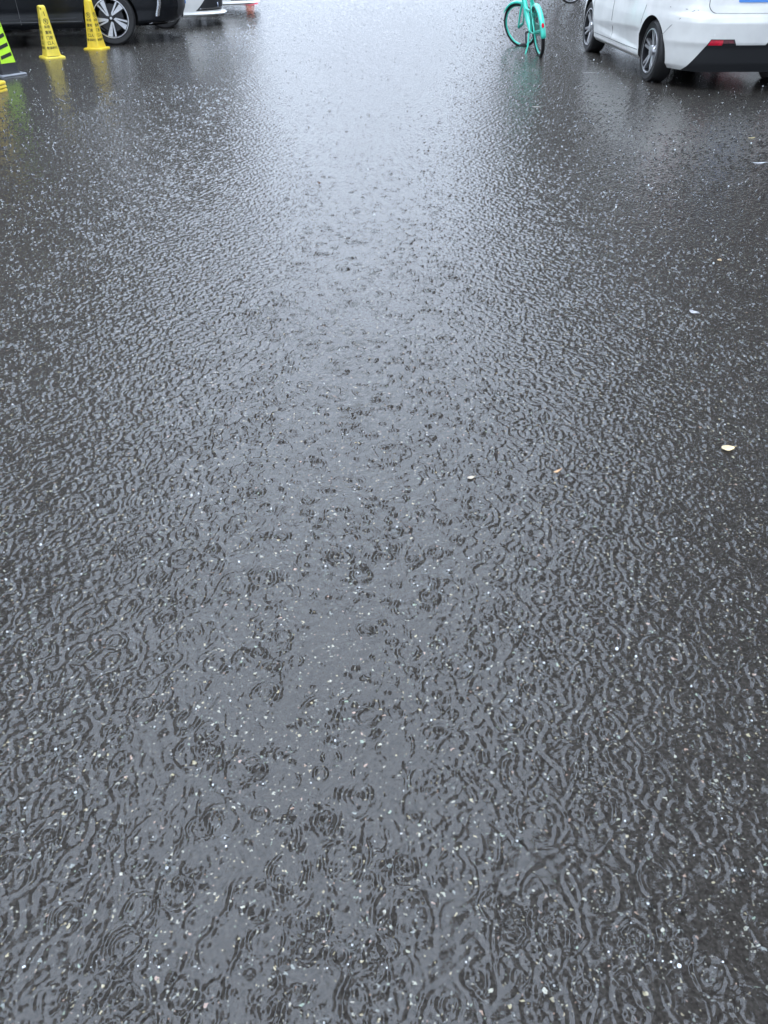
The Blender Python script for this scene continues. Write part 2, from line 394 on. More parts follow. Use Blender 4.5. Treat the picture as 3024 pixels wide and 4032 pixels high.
def rrect(u0, u1, v0, v1, r):
    def f(t):
        v = v0 + (v1 - v0) * (0.5 - 0.5 * math.cos(PI * t)); d = 0
        for e in (v - v0, v1 - v):
            if e < r: d = r - math.sqrt(max(0, r * r - (r - e) ** 2))
        return v, u0 + d, u1 - d
    return f
def ribbon(pts, fn, wdt, off):
    # thin line along (u,v) points lying on a surface
    mb = MB(); path = [fn(u, v, off) for u, v in pts]; mb.tube(path, wdt, 6); return mb

def wheel(parent, name, x, y, rad, rim_r, width, side, style, rot0=0.0):
    # side: +1 outer face towards +y, -1 towards -y
    t = MB(); w_ = width / 2
    prof = [(rim_r, -w_ * .8), (rim_r + .01, -w_ * .95), (rad - .035, -w_), (rad - .008, -w_ * .85), (rad, -w_ * .6), (rad, w_ * .6), (rad - .008, w_ * .85), (rad - .035, w_), (rim_r + .01, w_ * .95), (rim_r, w_ * .8)]
    t.lathe(prof, 72)
    for k in range(5):      # tread grooves
        pass
    o = t.build(name, M['rubber'], parent, 35); o.location = (x, y, rad)
    r = MB(); f = side * w_
    r.lathe([(rim_r + .004, f * .80), (rim_r + .004, f * .97), (rim_r - .008, f * 1.0), (rim_r - .016, f * .93), (rim_r - .02, f * .1), (rim_r - .03, -f * .8)], 72, mi=1)
    r.lathe([(rim_r + .005, f * .90), (rim_r + .003, f * 1.0), (rim_r - .009, f * 1.01)], 72, mi=0)
    hubf = f * .72
    if style == 'turbine':
        for k in range(5):
            a = rot0 + k * 2 * PI / 5
            def fn(p, q, h, a=a): return (p * math.cos(a) - q * math.sin(a), h, p * math.sin(a) + q * math.cos(a))
            L_ = rim_r - .012
            r.prism([(.035, .004), (.06, -.010), (L_ * .94, -.078), (L_, -.040), (L_, -.008), (.075, .010)], hubf - side * .02, hubf + side * .018, fn, 0)
            r.prism([(.035, .004), (.075, .012), (L_, .030), (L_, .052), (.06, .030)], hubf - side * .02, hubf + side * .012, fn, 0)
            r.prism([(.03, -.012), (L_ * .95, -.095), (L_, .06), (.05, .032)], hubf - side * .035, hubf - side * .016, fn, 1)
        r.lathe([(.0, hubf - side * .02), (.045, hubf - side * .02), (.045, hubf + side * .012), (.03, hubf + side * .02), (0, hubf + side * .02)], 24, mi=1)
        r.lathe([(0, hubf + side * .027), (.016, hubf + side * .025), (.02, hubf + side * .018)], 20, mi=0)
    else:
        for k in range(5):
            for dq in (-1, 1):
                a = rot0 + k * 2 * PI / 5 + dq * .19
                def fn(p, q, h, a=a): return (p * math.cos(a) - q * math.sin(a), h + (-side * .03 * (1 - p / rim_r) if p < .1 else 0), p * math.sin(a) + q * math.cos(a))
                L_ = rim_r - .012
                r.prism([(.03, -.016), (L_, -.013 - dq * .006), (L_, .013 - dq * .006), (.03, .016)], hubf - side * .02, hubf + side * .02, fn, 0)
        r.lathe([(0, hubf - side * .02), (.062, hubf - side * .02), (.058, hubf + side * .012), (.035, hubf + side * .02), (0, hubf + side * .02)], 24, mi=0)
    rim = r.build('rim', [M['alloy'], M['dalloy'] if style == 'turbine' else M['dalloy']], o, 35)
    b = MB(); b.lathe([(.0, f * .1), (rim_r * .72, f * .1), (rim_r * .72, -f * .05), (0, -f * .05)], 40)
    b.build('brake_disc', M['dark'], o, 35)
    return o

def cut_arches(body, hubs, rad, wd):
    for i, (hx, hz) in enumerate(hubs):
        for sy in (-1, 1):
            c = MB(); c.tube([(0, -.5, 0), (0, .5, 0)], rad, 64, mi=1)
            co = c.build('cutter', [M['white'], M['under']], body.parent); co.location = (hx, sy * (wd + .5 - .26), hz)
            md = body.modifiers.new('b', 'BOOLEAN'); md.operation = 'DIFFERENCE'; md.object = co; md.solver = 'EXACT'; md.material_mode = 'INDEX'
            bpy.context.view_layer.update()
            dg = bpy.context.evaluated_depsgraph_get()
            me = bpy.data.meshes.new_from_object(body.evaluated_get(dg))
            body.modifiers.clear(); body.data = me
            bpy.data.objects.remove(co)
    shade(body.data, 40)

def build_car(name, loc, head, label, kind, paint, group=None):
    """x forward, origin on the ground midway between the axles"""
    root = empty(name, (loc[0], loc[1], GZ), head, label, 'car', group)
    if kind == 'hatch':
        wb, wr, rim, W = 2.62, .315, .222, .885
        s = CarShape(
            [(.19, -1.98), (.27, -2.02), (.42, -2.06), (.47, -2.085), (.655, -2.105), (.70, -2.09), (.735, -2.045), (.80, -2.02), (.95, -2.0), (1.02, -1.93), (1.42, -1.42), (1.45, -1.2)],
            [(.19, 2.02), (.30, 2.13), (.50, 2.17), (.62, 2.12), (.72, 1.98), (.80, 1.72), (.90, 1.25), (.96, .98), (1.38, .18), (1.45, -.15)],
            [(.19, .80), (.235, .845), (.27, .85), (.30, .858), (.46, .882), (.62, .885), (.78, .875), (.92, .85), (.96, .82), (1.38, .60), (1.45, .50)], 4.6)
        wbR, wbF = -wb / 2, wb / 2
        def scal(x, z):
            # concave wedge along the lower doors, opening towards the rear wheel
            if not (-.98 < x < .86): return 0
            t = (.86 - x) / 1.84                       # 0 at the front, 1 at the rear
            top = .42 + .10 * t; bot = .38 - .09 * t
            if z > top or z < bot - .03: return 0
            e = min(1, (top - z) / .035) * min(1, max(0, (z - bot + .03) / .05)) * min(1, t * 3) * min(1, (x + .98) / .06)
            return .022 * e
        s.scallop = scal
        zs = [.19, .205, .22, .235, .25, .265, .28] + [.28 + .0145 * i for i in range(1, 52)] + [1.03 + .03 * i for i in range(1, 14)] + [1.435, 1.45]
        arch = .352; style = 'twin'; wrad = wr
    elif kind == 'suv':
        wb, wr, rim, W = 2.76, .355, .252, .93
        s = CarShape(
            [(.24, -2.12), (.4, -2.24), (.62, -2.27), (.9, -2.2), (1.1, -2.1), (1.5, -1.7), (1.6, -1.3)],
            [(.24, 2.30), (.30, 2.44), (.45, 2.52), (.72, 2.51), (.88, 2.40), (.98, 1.9), (1.06, 1.2), (1.52, .35), (1.6, 0)],
            [(.24, .86), (.29, .90), (.31, .905), (.44, .895), (.50, .905), (.75, .93), (1.0, .915), (1.08, .87), (1.52, .66), (1.6, .5)], 3.6)
        zs = [.24, .255, .27, .285, .30, .315] + [.315 + .02 * i for i in range(1, 40)] + [1.115 + .03 * i for i in range(1, 16)] + [1.585, 1.6]
        arch = .395; style = 'turbine'; wrad = wr
    else:   # saloon
        wb, wr, rim, W = 2.70, .325, .23, .90
        s = CarShape(
            [(.17, -2.2), (.35, -2.3), (.6, -2.34), (.85, -2.3), (.98, -2.22), (1.03, -1.8), (1.4, -.85), (1.44, -.6)],
            [(.17, 2.42), (.20, 2.51), (.235, 2.42), (.30, 2.44), (.50, 2.47), (.66, 2.40), (.76, 2.20), (.90, 1.15), (1.38, .25), (1.44, 0)],
            [(.17, .85), (.20, .87), (.35, .885), (.6, .90), (.85, .885), (.95, .85), (1.38, .63), (1.44, .5)], 3.4)
        zs = [.17, .18, .19, .20, .21, .22, .235] + [.235 + .02 * i for i in range(1, 41)] + [1.035 + .03 * i for i in range(1, 13)] + [1.425, 1.44]
        arch = .362; style = 'twin'; wrad = wr
    zs = sorted(set(round(z, 4) for z in zs))
    body = s.mesh(zs).build('body', [paint, M['under']], root)
    cut_arches(body, [(-wb / 2, wrad), (wb / 2, wrad)], arch, W)
    fr = lambda y, z, o: Vector((s.end(y, z, 1) + o, y, z))
    rr = lambda y, z, o: Vector((s.end(y, z, -1) - o, y, z))
    sl = lambda sg: (lambda x, z, o: Vector((x, sg * (s.side(x, z) + o), z)))
    # glazing
    hb = .97 if kind != 'suv' else 1.1; ht = 1.37 if kind != 'suv' else 1.5
    for sg in (-1, 1):
        def fside(t, hb=hb, ht=ht):
            z = hb + (ht - hb) * t; c, a = s.ctr(z); return z, c - a * .72, c + a * .74
        strip(quad_rows(fside), sl(sg), .004).build('side_window', M['glass'], root, 40)
        for xg in ((-.95, .12, 1.02) if kind == 'hatch' else (-1.0, .1, 1.05)):
            zb = .30; z1 = hb
            if xg < -.5:
                pts = [(-wb / 2 + arch + .02, .36), (-wb / 2 + arch + .0, .45), (-wb / 2 + arch * .86, .60), (-wb / 2 + arch * .7, .74), (-.99, hb)]
            else: pts = [(xg, zb + (z1 - zb) * k / 10) for k in range(11)]
            ribbon(pts, sl(sg), .0035, .0).build('door_gap', M['gap'], root)
        ribbon([(-wb / 2 + arch + .03 + (wb - 2 * arch - .06) * k / 20, .285 if kind == 'hatch' else .33) for k in range(21)], sl(sg), .0035, .0).build('sill_gap', M['gap'], root)
        for xg in (-.62, .42):
            h_ = MB(); h_.tube([sl(sg)(xg + .02 * k, .80 if kind != 'suv' else .93, .018 + .012 * math.sin(PI * k / 9)) for k in range(10)], .011, 8)
            h_.build('door_handle', paint, root, 60)
        mr_ = MB(); cm = sl(sg)(.72, hb + .03, .11)
        mr_.lathe([(0, -.075), (.05, -.07), (.085, -.04), (.09, 0), (.08, .03), (0, .04)], 20, axis='Y', c=cm)
        mr_.tube([sl(sg)(.74, hb - .01, -.02), cm], .022, 8)
        mr_.build('mirror', paint, root, 60)
    def fw(t):
        z = hb + .01 + (ht - hb - .02) * t; b = sp_(z, s.wd); return z, -b * .82, b * .82
    strip(quad_rows(fw), fr, .004).build('windscreen', M['glass'], root, 40)
    strip(quad_rows(fw), rr, .004).build('rear_window', M['glass'], root, 40)
    # wheels
    for hx in (-wb / 2, wb / 2):
        for sg in (-1, 1):
            wheel(root, 'wheel', hx, sg * (W - .16), wr, rim, .215, sg, style,
                  R(-93) if style == 'turbine' else R(20 + 31 * (hx > 0)))
    # lamps
    zl = .72 if kind == 'suv' else .66
    for sg in (-1, 1):
        def hl(t, sg=sg): v, a, b = rrect(.40, .72, zl - .02, zl + .13, .05)(t); return (v, a, b) if sg > 0 else (v, -b, -a)
        strip(quad_rows(hl), fr, .006).build('headlight', M['lampglass'], root, 40)
        def tl(t, sg=sg): v, a, b = rrect(.50, .70, .90 + (.06 if kind == 'suv' else 0), 1.05 + (.08 if kind == 'suv' else 0), .04)(t); return (v, a, b) if sg > 0 else (v, -b, -a)
        strip(quad_rows(tl), rr, .006).build('tail_light', M['red'], root, 40)
    if kind == 'hatch':
        # bumper bottom: black trapezoid insert with the reflectors on its upper corners
        def dif(t):
            z = .185 + .265 * t; hwid = .625 - .15 * t; return z, -hwid, hwid
        strip(quad_rows(dif, 16, 40), rr, .006).build('rear_diffuser', M['blackpl'], root, 40)
        for sg in (-1, 1):
            def notch(t, sg=sg):
                z = .445 + .062 * t; a, b = .16 + .04 * t, .478 - .03 * t
                return (z, a, b) if sg > 0 else (z, -b, -a)
            strip(quad_rows(notch, 6, 12), rr, .0055).build('reflector_housing', M['blackpl'], root, 40)
            def refl(t, sg=sg):
                z = .450 + .050 * t; a, b = .320, .470 - .025 * t
                return (z, a, b) if sg > 0 else (z, -b, -a)
            strip(quad_rows(refl, 6, 8), rr, .010).build('rear_reflector', M['red'], root, 40)
            def refl2(t, sg=sg):
                z = .470 + .031 * t; a, b = .190 + .02 * t, .318
                return (z, a, b) if sg > 0 else (z, -b, -a)
            strip(quad_rows(refl2, 6, 8), rr, .010).build('smoked_reflector', M['dred'], root, 40)
        # tailgate panel proud of a dark gap
        strip(quad_rows(rrect(-.515, .515, .735, .99, .085), 26, 40), rr, .002).build('tailgate_gap', M['gap'], root, 40)
        tg = strip(quad_rows(rrect(-.509, .509, .741, .99, .082), 26, 40), rr, .007).build('tailgate', paint, root, 40)
        strip(quad_rows(rrect(-.30, .30, .84, .985, .03), 10, 10), rr, .010).build('plate_recess', paint, tg, 40)
        strip(quad_rows(rrect(-.22, .22, .835, .975, .012), 8, 8), rr, .016).build('licence_plate', M['plate'], root, 40)
        ribbon([(-.80, .77), (-.70, .765), (-.60, .762)], rr, .003, .0).build('bumper_gap', M['gap'], root)
        ribbon([(.60, .762), (.70, .765), (.80, .77)], rr, .003, .0).build('bumper_gap', M['gap'], root)
        for sg in (-1, 1):
            ribbon([(-1.31 - arch * .78, .50), (-1.72, .60), (-1.84, .68), (-1.93, .76)], sl(sg), .003, .0).build('bumper_gap', M['gap'], root)
        pk = MB(); pk.lathe([(0, .0), (.013, .0), (.014, -.006)], 16)
        for yy in (-.42, .42):
            q = MB(); q.tube([rr(yy, .545, -.004), rr(yy, .545, .0015)], .013, 16); q.build('parking_sensor', paint, root, 30)
        ex = MB(); ex.tube([(-2.02, -.42, .215), (-1.6, -.42, .22)], .028, 14); ex.build('exhaust', M['steel'], root, 40)
    elif kind == 'suv':
        def gr(t): v, a, b = rrect(-.55, .55, .34, .66, .09)(t); return v, a, b
        strip(quad_rows(gr), fr, .006).build('front_grille', M['blackpl'], root, 40)
        strip(quad_rows(rrect(-.74, .74, .262, .278, .004), 4, 50), fr, .012).build('bumper_trim', M['chrome'], root, 40)
        for sg in (-1, 1):
            def dr(t, sg=sg):
                z = .36 + .22 * t; a, b = .735, .752
                return (z, a, b) if sg > 0 else (z, -b, -a)
            strip(quad_rows(dr, 10, 3), fr, .010).build('trim_strip', M['chrome'], root, 40)
            strip(quad_rows(lambda t: (.36 + .02 * t, -.90, .90), 2, 40), sl(sg), .008).build('sill_trim', M['blackpl'], root, 40)
        strip(quad_rows(rrect(-.22, .22, .48, .62, .01), 4, 6), fr, .02).build('licence_plate', M['plate'], root, 40)
    else:
        for sg in (-1, 1):
            def op(t, sg=sg):
                z = .25 + .18 * t; a, b = .30 + .06 * t, .74 - .05 * t
                return (z, a, b) if sg > 0 else (z, -b, -a)
            f_ = strip(quad_rows(op, 8, 12), fr, .005).build('air_intake', M['blackpl'], root, 40)
            strip(quad_rows(lambda t, sg=sg: (.275 + .010 * t, *sorted((sg * .32, sg * .72))), 3, 12), fr, .013).build('intake_trim', M['chrome'], root, 40)
            fl = MB(); fl.tube([fr(sg * .52, .33, .0), fr(sg * .52, .33, .014)], .035, 18); fl.build('fog_lamp', M['lampglass'], root, 40)
        strip(quad_rows(rrect(-.40, .40, .44, .60, .06)), fr, .006).build('front_grille', M['blackpl'], root, 40)
        strip(quad_rows(rrect(-.22, .22, .38, .52, .01), 4, 6), fr, .02).build('licence_plate', M['plate'], root, 40)
        for sg in (-1, 1):
            strip(quad_rows(lambda t, sg=sg: (.36 + .09 * t, *sorted((sg * .55, sg * .84))), 3, 10), rr, .01).build('rear_reflector', M['red'], root, 40)
    return root

# white hatchback on the right: left wheels where the photo puts them
a = at(2548, 318); b = at(2311, 200)
hd = math.atan2(b.y - a.y, b.x - a.x); f = Vector((math.cos(hd), math.sin(hd), 0)); lft = Vector((-f.y, f.x, 0))
mid = (a + b) / 2 - lft * .80
SHELTER = [(mid.x + f.x * .05, mid.y + f.y * .05, hd, 4.6, 1.75)]
build_car('hatchback_car', mid, hd, 'white hatchback parked on the right beside the mint bicycle, seen from behind', 'hatch', M['white'], 'cars parked on both sides of the flooded road')
# its neighbour, only seen below it
mid2 = mid - lft * 2.6 + f * 4.3
SHELTER.append((mid2.x, mid2.y, hd, 4.5, 1.75))
build_car('parked_car', mid2, hd, 'white car mostly hidden, glimpsed in the gap under the white hatchback', 'saloon', M['white'], 'cars parked on both sides of the flooded road')
# black SUV on the left, right front wheel as the anchor
a = at(456, 176); hd = R(14); f = Vector((math.cos(hd), math.sin(hd), 0)); lft = Vector((-f.y, f.x, 0))
mid = a - f * 1.38 + lft * .84
SHELTER.append((mid.x, mid.y, hd, 4.4, 1.8))
build_car('suv_car', mid, hd, 'black car with black and silver spoked wheel behind the yellow cones', 'suv', M['black'], 'cars parked on both sides of the flooded road')
# white car behind it, anchored by its nose
n_ = at(868, 48, .2); hd = R(14); f = Vector((math.cos(hd), math.sin(hd), 0)); lft = Vector((-f.y, f.x, 0))
mid = n_ - f * 2.36 + lft * .55
SHELTER.append((mid.x, mid.y, hd, 4.4, 1.75))
build_car('saloon_car', mid, hd, 'white car whose nose shows past the front of the black car', 'saloon', M['white'], 'cars parked on both sides of the flooded road')
# farther pale car, only its low side is in the picture
q_ = at(905, 16, .19); hd = R(8); f = Vector((math.cos(hd), math.sin(hd), 0)); lft = Vector((-f.y, f.x, 0))
mid = q_ - f * 1.9 + lft * .9
build_car('distant_car', mid, hd, 'pale car at the top edge, just behind the red traffic cone', 'saloon', M['white'], 'cars parked on both sides of the flooded road')

water_sheet()

# ------------------------------------------------------------------ warning cones
def text_mesh(s, size):
    cu = bpy.data.curves.new('t', 'FONT'); cu.body = s; cu.size = size; cu.align_x = 'CENTER'; cu.align_y = 'CENTER'; cu.resolution_u = 2; cu.offset = size * .018
    o = bpy.data.objects.new('t', cu); C.objects.link(o)
    bpy.context.view_layer.update()
    me = bpy.data.meshes.new_from_object(o.evaluated_get(bpy.context.evaluated_depsgraph_get()))
    vs = [tuple(v.co) for v in me.vertices]; fs = [tuple(p.vertices) for p in me.polygons]
    bpy.data.objects.remove(o); return vs, fs
CONE_H = .62
def cone_w(z): return sp_(z, [(0, .105), (.03, .103), (.09, .092), (.60, .046), (.62, .040)])
def square_ring(h, z, r, n=4):
    pts = []
    for cx, cy, a0 in ((1, 1, 0), (-1, 1, 90), (-1, -1, 180), (1, -1, 270)):
        for k in range(n + 1):
            a = R(a0 + 90 * k / n); pts.append((cx * (h - r) + r * math.cos(a), cy * (h - r) + r * math.sin(a), z))
    return pts
def loft(mb, rings, mi=0, cap=True):
    n = len(rings[0]); vs = [p for r_ in rings for p in r_]
    fs = [(i * n + k, i * n + (k + 1) % n, (i + 1) * n + (k + 1) % n, (i + 1) * n + k) for i in range(len(rings) - 1) for k in range(n)]
    if cap: fs += [tuple(range(n - 1, -1, -1)), tuple((len(rings) - 1) * n + k for k in range(n))]
    mb.add(vs, fs, mi)
def face_fn(i):
    # maps (u, z, off) on the i-th cone face to 3D (i=0 faces -y)
    a = i * PI / 2
    def fn(u, z, off):
        y = -(cone_w(z) + off); return Vector((u * math.cos(a) - y * math.sin(a), u * math.sin(a) + y * math.cos(a), z))
    return fn
ROWS = [('车场', .375, .040), ('重地', .312, .042), ('门房', .250, .045), ('口人', .188, .047), ('敬请绕行', .132, .036)]
def make_cone(root, ymat, damaged=False, printing=True):
    b = MB()
    loft(b, [square_ring(cone_w(z), z, min(.018, cone_w(z) * .4)) for z in (.03, .045, .06, .09, .2, .3, .4, .5, .595)] +
            [square_ring(.044, .61, .017), square_ring(.036, .62, .017)])
    b.build('body', ymat, root, 40)
    fl = MB()
    loft(fl, [square_ring(.138, 0, .022), square_ring(.143, .004, .024), square_ring(.143, .022, .024), square_ring(.136, .031, .024), square_ring(.11, .034, .02)])
    fl.build('base', ymat, root, 40)
    if printing:
        for i in range(4):
            t = MB(); fn = face_fn(i)
            for s_, z, sz in ROWS:
                vs, fs = text_mesh(s_, sz); t.add([fn(v[0], z + v[1], .0012) for v in vs], fs)
            # no-parking roundel
            n = 28; ro, ri = .034, .028; c = .440
            ring = [fn(r_ * math.cos(2 * PI * k / n), c + r_ * math.sin(2 * PI * k / n), .0012) for r_ in (ro, ri) for k in range(n)]
            t.add(ring, [(k, (k + 1) % n, n + (k + 1) % n, n + k) for k in range(n)])
            d = .0215
            t.add([fn(-d - .002, c + d - .002, .0014), fn(-d + .002, c + d + .002, .0014), fn(d + .002, c - d + .002, .0014), fn(d - .002, c - d - .002, .0014)], [(0, 1, 2, 3)])
            vs, fs = text_mesh('P', .052); t.add([fn(v[0], c + v[1], .0010) for v in vs], fs)
            t.build('lettering', M['print'], root)
    if damaged:
        d = MB()
        def blot(i, pts):
            fn = face_fn(i); d.add([fn(u, z, .0016) for u, z in pts], [tuple(range(len(pts)))])
        blot(1, [(-.035, .60), (-.015, .585), (-.022, .572), (-.038, .585)]); blot(1, [(-.005, .55), (.004, .555), (.012, .505), (.004, .50)])
        blot(0, [(.010, .612), (.03, .607), (.034, .585), (.022, .592)])
        d.build('worn_edge', M['crack'], root)
        sl_ = MB(); sl_.box((.085, -.02, .0365), (.075, .15, .004)); sl_.build('split_seam', M['crack'], root)
    return root
CG = 'yellow no parking cones'
p = at(382, 192)
c1 = make_cone(empty('warning_cone', (p.x, p.y, GZ), R(-16), 'bright yellow square cone with black print directly in front of the black wheel', 'cone', CG), M['yellow'])
p = at(206, 226)
c2 = make_cone(empty('warning_cone', (p.x, p.y, GZ), R(-52), 'paler yellow square cone turned edge-on, with cracked top and split base', 'cone', CG), M['yellowb'], True)
# nested stack at the left edge of the picture
p = at(3, 366) + Vector((-.165, .10, 0))
names = ('lowest', 'middle', 'topmost')
for k in range(3):
    c = copy_tree(c1); c.location = (p.x, p.y, GZ + .036 * k); c.rotation_euler[2] = R(-10)
    c['label'] = f'{names[k]} yellow cone of the nested stack at the left edge, nearest the camera'
    c['group'] = 'nested yellow cones at the left edge'

# black cone with lime chevrons
p = at(30, 296) + Vector((-.03, .04, 0))
lc = empty('reflective_cone', (p.x, p.y, GZ), R(-35), 'black cone with lime and black striped panels and a grey rimmed base', 'cone')
b = MB(); lw = lambda z: sp_(z, [(.03, .125), (.06, .112), (.72, .045)])
loft(b, [square_ring(lw(z), z, .014) for z in (.03, .04, .06, .2, .4, .6, .70, .72)]); b.build('body', M['blackr'], lc, 40)
b = MB(); loft(b, [square_ring(.175, 0, .03), square_ring(.18, .006, .03), square_ring(.18, .022, .03), square_ring(.17, .032, .03)]); b.build('base', mat('grey_rubber', (.16, .17, .19), .35, noise=.15), lc, 40)
for i in range(4):
    a_ = i * PI / 2
    def fn(u, z, off, a_=a_):
        y = -(lw(z) + off); return Vector((u * math.cos(a_) - y * math.sin(a_), u * math.sin(a_) + y * math.cos(a_), z))
    e = lambda z: lw(z) - .006
    t = MB(); zz = [.145 + .50 * k / 10 for k in range(11)]
    t.add([fn(sg * e(z), z, .0015) for z in zz for sg in (-1, 1)], [(2 * k, 2 * k + 1, 2 * k + 3, 2 * k + 2) for k in range(10)])
    pn = t.build('reflective_panel', M['lime'], lc)
    t = MB()
    for z0 in (.20, .30, .40, .50, .58):
        k = e(z0) - .014
        t.add([fn(-k, z0 - .015, .003), fn(k, z0 + .018, .003), fn(k * .93, z0 + .055, .003), fn(-k * .97, z0 + .022, .003)], [(0, 1, 2, 3)])
    t.build('stripe', M['blackr'], pn)

# far red traffic cone
p = at(984, 14)
rc = empty('traffic_cone', (p.x, p.y, GZ), 0, 'round red traffic cone with amber band at the top edge of the picture', 'cone')
b = MB(); b.lathe([(.115, .03), (.11, .05), (.035, .68), (.025, .70), (0, .70)], 36, axis='Z'); b.build('body', M['conered'], rc, 50)
b = MB(); b.lathe([(.0, 0), (.185, 0), (.19, .012), (.18, .03), (.15, .042), (.11, .055)], 36, axis='Z'); b.build('base', M['conered'], rc, 50)
for z0, z1, m_ in ((.115, .20, 'amber'), (.33, .45, 'lwhite')):
    rad = lambda z: .11 - (z - .05) / .63 * .075 + .002
    b = MB(); b.lathe([(rad(z0), z0), (rad(z1), z1)], 36, axis='Z'); b.build('band', M[m_], rc, 50)

# ------------------------------------------------------------------ bicycles
def arc(c, r, a0, a1, n=20, M_=None):
    pts = [Vector((c[0] + r * math.cos(R(a0 + (a1 - a0) * k / n)), c[1], c[2] + r * math.sin(R(a0 + (a1 - a0) * k / n)))) for k in range(n + 1)]
    return [M_ @ q for q in pts] if M_ else pts
def fender(mb, c, r, a0, a1, wdt, M_=None, n=28):
    rows = []
    for k in range(n + 1):
        a_ = R(a0 + (a1 - a0) * k / n); e = []
        for t in (-1, -.8, -.4, 0, .4, .8, 1):
            rr_ = r - .016 * t * t - (.012 if abs(t) == 1 else 0); q = Vector((c[0] + rr_ * math.cos(a_), c[1] + t * wdt, c[2] + rr_ * math.sin(a_))); e.append(M_ @ q if M_ else q)
        rows.append(e)
    vs = [q for e in rows for q in e]; m_ = 7
    mb.add(vs, [(i * m_ + k, i * m_ + k + 1, (i + 1) * m_ + k + 1, (i + 1) * m_ + k) for i in range(n) for k in range(m_ - 1)])
def build_bike(loc, head, lean, steer, label, pm, dm, rimm, cat='bicycle'):
    root = empty('bicycle', (loc[0], loc[1], GZ), 0, label, cat)
    root.rotation_euler = (lean, 0, head); root.rotation_mode = 'XYZ'
    # local: x forward, z up; lean about x
    WR = .305; WBs = 1.00
    hubR = Vector((0, 0, WR)); hubF = Vector((WBs, 0, WR)); bbk = Vector((.44, 0, .275))
    htb = Vector((.845, 0, .60)); htt = Vector((.79, 0, .80))
    # steering rotation about the head axis
    ax = (htt - htb).normalized()
    SM = Matrix.Translation(htb) @ Matrix.Rotation(steer, 4, ax) @ Matrix.Translation(-htb)
    def wh(c, Mx):
        t = MB(); n = 64
        t.lathe([(WR - .036, -.016), (WR - .018, -.026), (WR - .004, -.018), (WR + .002, 0), (WR - .004, .018), (WR - .018, .026), (WR - .036, .016)], n, axis='Y', c=c)
        t.v = [tuple(Mx @ Vector(q)) for q in t.v]
        o = t.build('wheel', M['rubber'], root, 60)
        r_ = MB(); r_.lathe([(WR - .03, -.012), (WR - .044, -.011), (WR - .050, 0), (WR - .044, .011), (WR - .03, .012)], n, axis='Y', c=c)
        r_.v = [tuple(Mx @ Vector(q)) for q in r_.v]; r_.build('rim', rimm, o, 60)
        s_ = MB()
        for k in range(24):
            a_ = 2 * PI * k / 24; a2 = a_ + (.28 if k % 2 else -.28); sy = .028 if k % 4 < 2 else -.028
            s_.tube([Mx @ Vector((c[0] + .022 * math.cos(a2), sy, c[2] + .022 * math.sin(a2))), Mx @ Vector((c[0] + (WR - .05) * math.cos(a_), 0, c[2] + (WR - .05) * math.sin(a_)))], .0014, 4)
        s_.build('spokes', M['steel'], o)
        h_ = MB(); h_.tube([Mx @ Vector((c[0], -.048, c[2])), Mx @ Vector((c[0], .048, c[2]))], [.024, .024], 14); h_.build('hub', dm, o, 40)
        return o
    I4 = Matrix.Identity(4)
    wr_ = wh(hubR, I4); wf_ = wh(hubF, SM)
    # frame
    fr_ = MB()
    st_top = Vector((.24, 0, .70))
    fr_.tube([bbk, st_top], .026, 12)
    mt = [Vector((.44, 0, .275)), Vector((.52, 0, .30)), Vector((.62, 0, .37)), Vector((.72, 0, .50)), Vector((.80, 0, .66)), Vector((.81, 0, .70))]
    fr_.tube(mt, .035, 14)
    for sy in (-1, 1):
        fr_.tube([bbk + Vector((0, sy * .02, 0)), Vector((.22, sy * .045, .28)), hubR + Vector((0, sy * .058, 0))], .010, 8)
        fr_.tube([st_top + Vector((.02, sy * .018, -.06)), Vector((.10, sy * .048, .50)), hubR + Vector((0, sy * .058, 0))], .009, 8)
    fr_.tube([htb, htt], .024, 14); fr_.tube([bbk + Vector((0, -.045, 0)), bbk + Vector((0, .045, 0))], .03, 14)
    fr_.tube([Vector((.30, 0, .55)), Vector((.50, 0, .52)), Vector((.70, 0, .53))], .016, 10)
    fr_.build('frame', pm, root, 50)
    # fork + handlebar
    fk = MB()
    crown = htb + (htb - htt).normalized() * .03
    for sy in (-1, 1):
        fk.tube([SM @ (crown + Vector((0, sy * .03, 0))), SM @ Vector((.885, sy * .052, .52)), SM @ Vector((.95, sy * .054, .40)), SM @ (hubF + Vector((0, sy * .056, 0)))], [.017, .016, .014, .011], 10)
    fk.tube([SM @ (crown + Vector((0, -.045, 0))), SM @ (crown + Vector((0, .045, 0)))], .02, 10)
    fk.build('fork', pm, root, 50)
    hb_ = MB(); top = htt + ax * .16
    hb_.tube([SM @ htt, SM @ top], .014, 10)
    hb_.tube([SM @ (top + Vector((-.16, -.28, .04))), SM @ (top + Vector((-.04, -.22, .05))), SM @ (top + Vector((.02, -.08, .0))), SM @ (top + Vector((.02, .08, .0))), SM @ (top + Vector((-.04, .22, .05))), SM @ (top + Vector((-.16, .28, .04)))], .012, 10)
    h_ = hb_.build('handlebar', M['dark'], root, 50)
    for sy in (-1, 1):
        g_ = MB(); g_.tube([SM @ (top + Vector((-.17, sy * .285, .04))), SM @ (top + Vector((-.07, sy * .235, .048)))], .018, 10); g_.build('grip', M['blackr'], h_, 50)
    # basket in front of the bars
    bk = MB()
    for z in (.0, .07, .14, .20):
        hx, hy = .12 + z * .15, .15 + z * .15
        pts = [(-hx, -hy), (hx, -hy), (hx, hy), (-hx, hy), (-hx, -hy)]
        bk.tube([SM @ (htt + Vector((.19 + x_, y_, .0 + z))) for x_, y_ in pts], .005, 6)
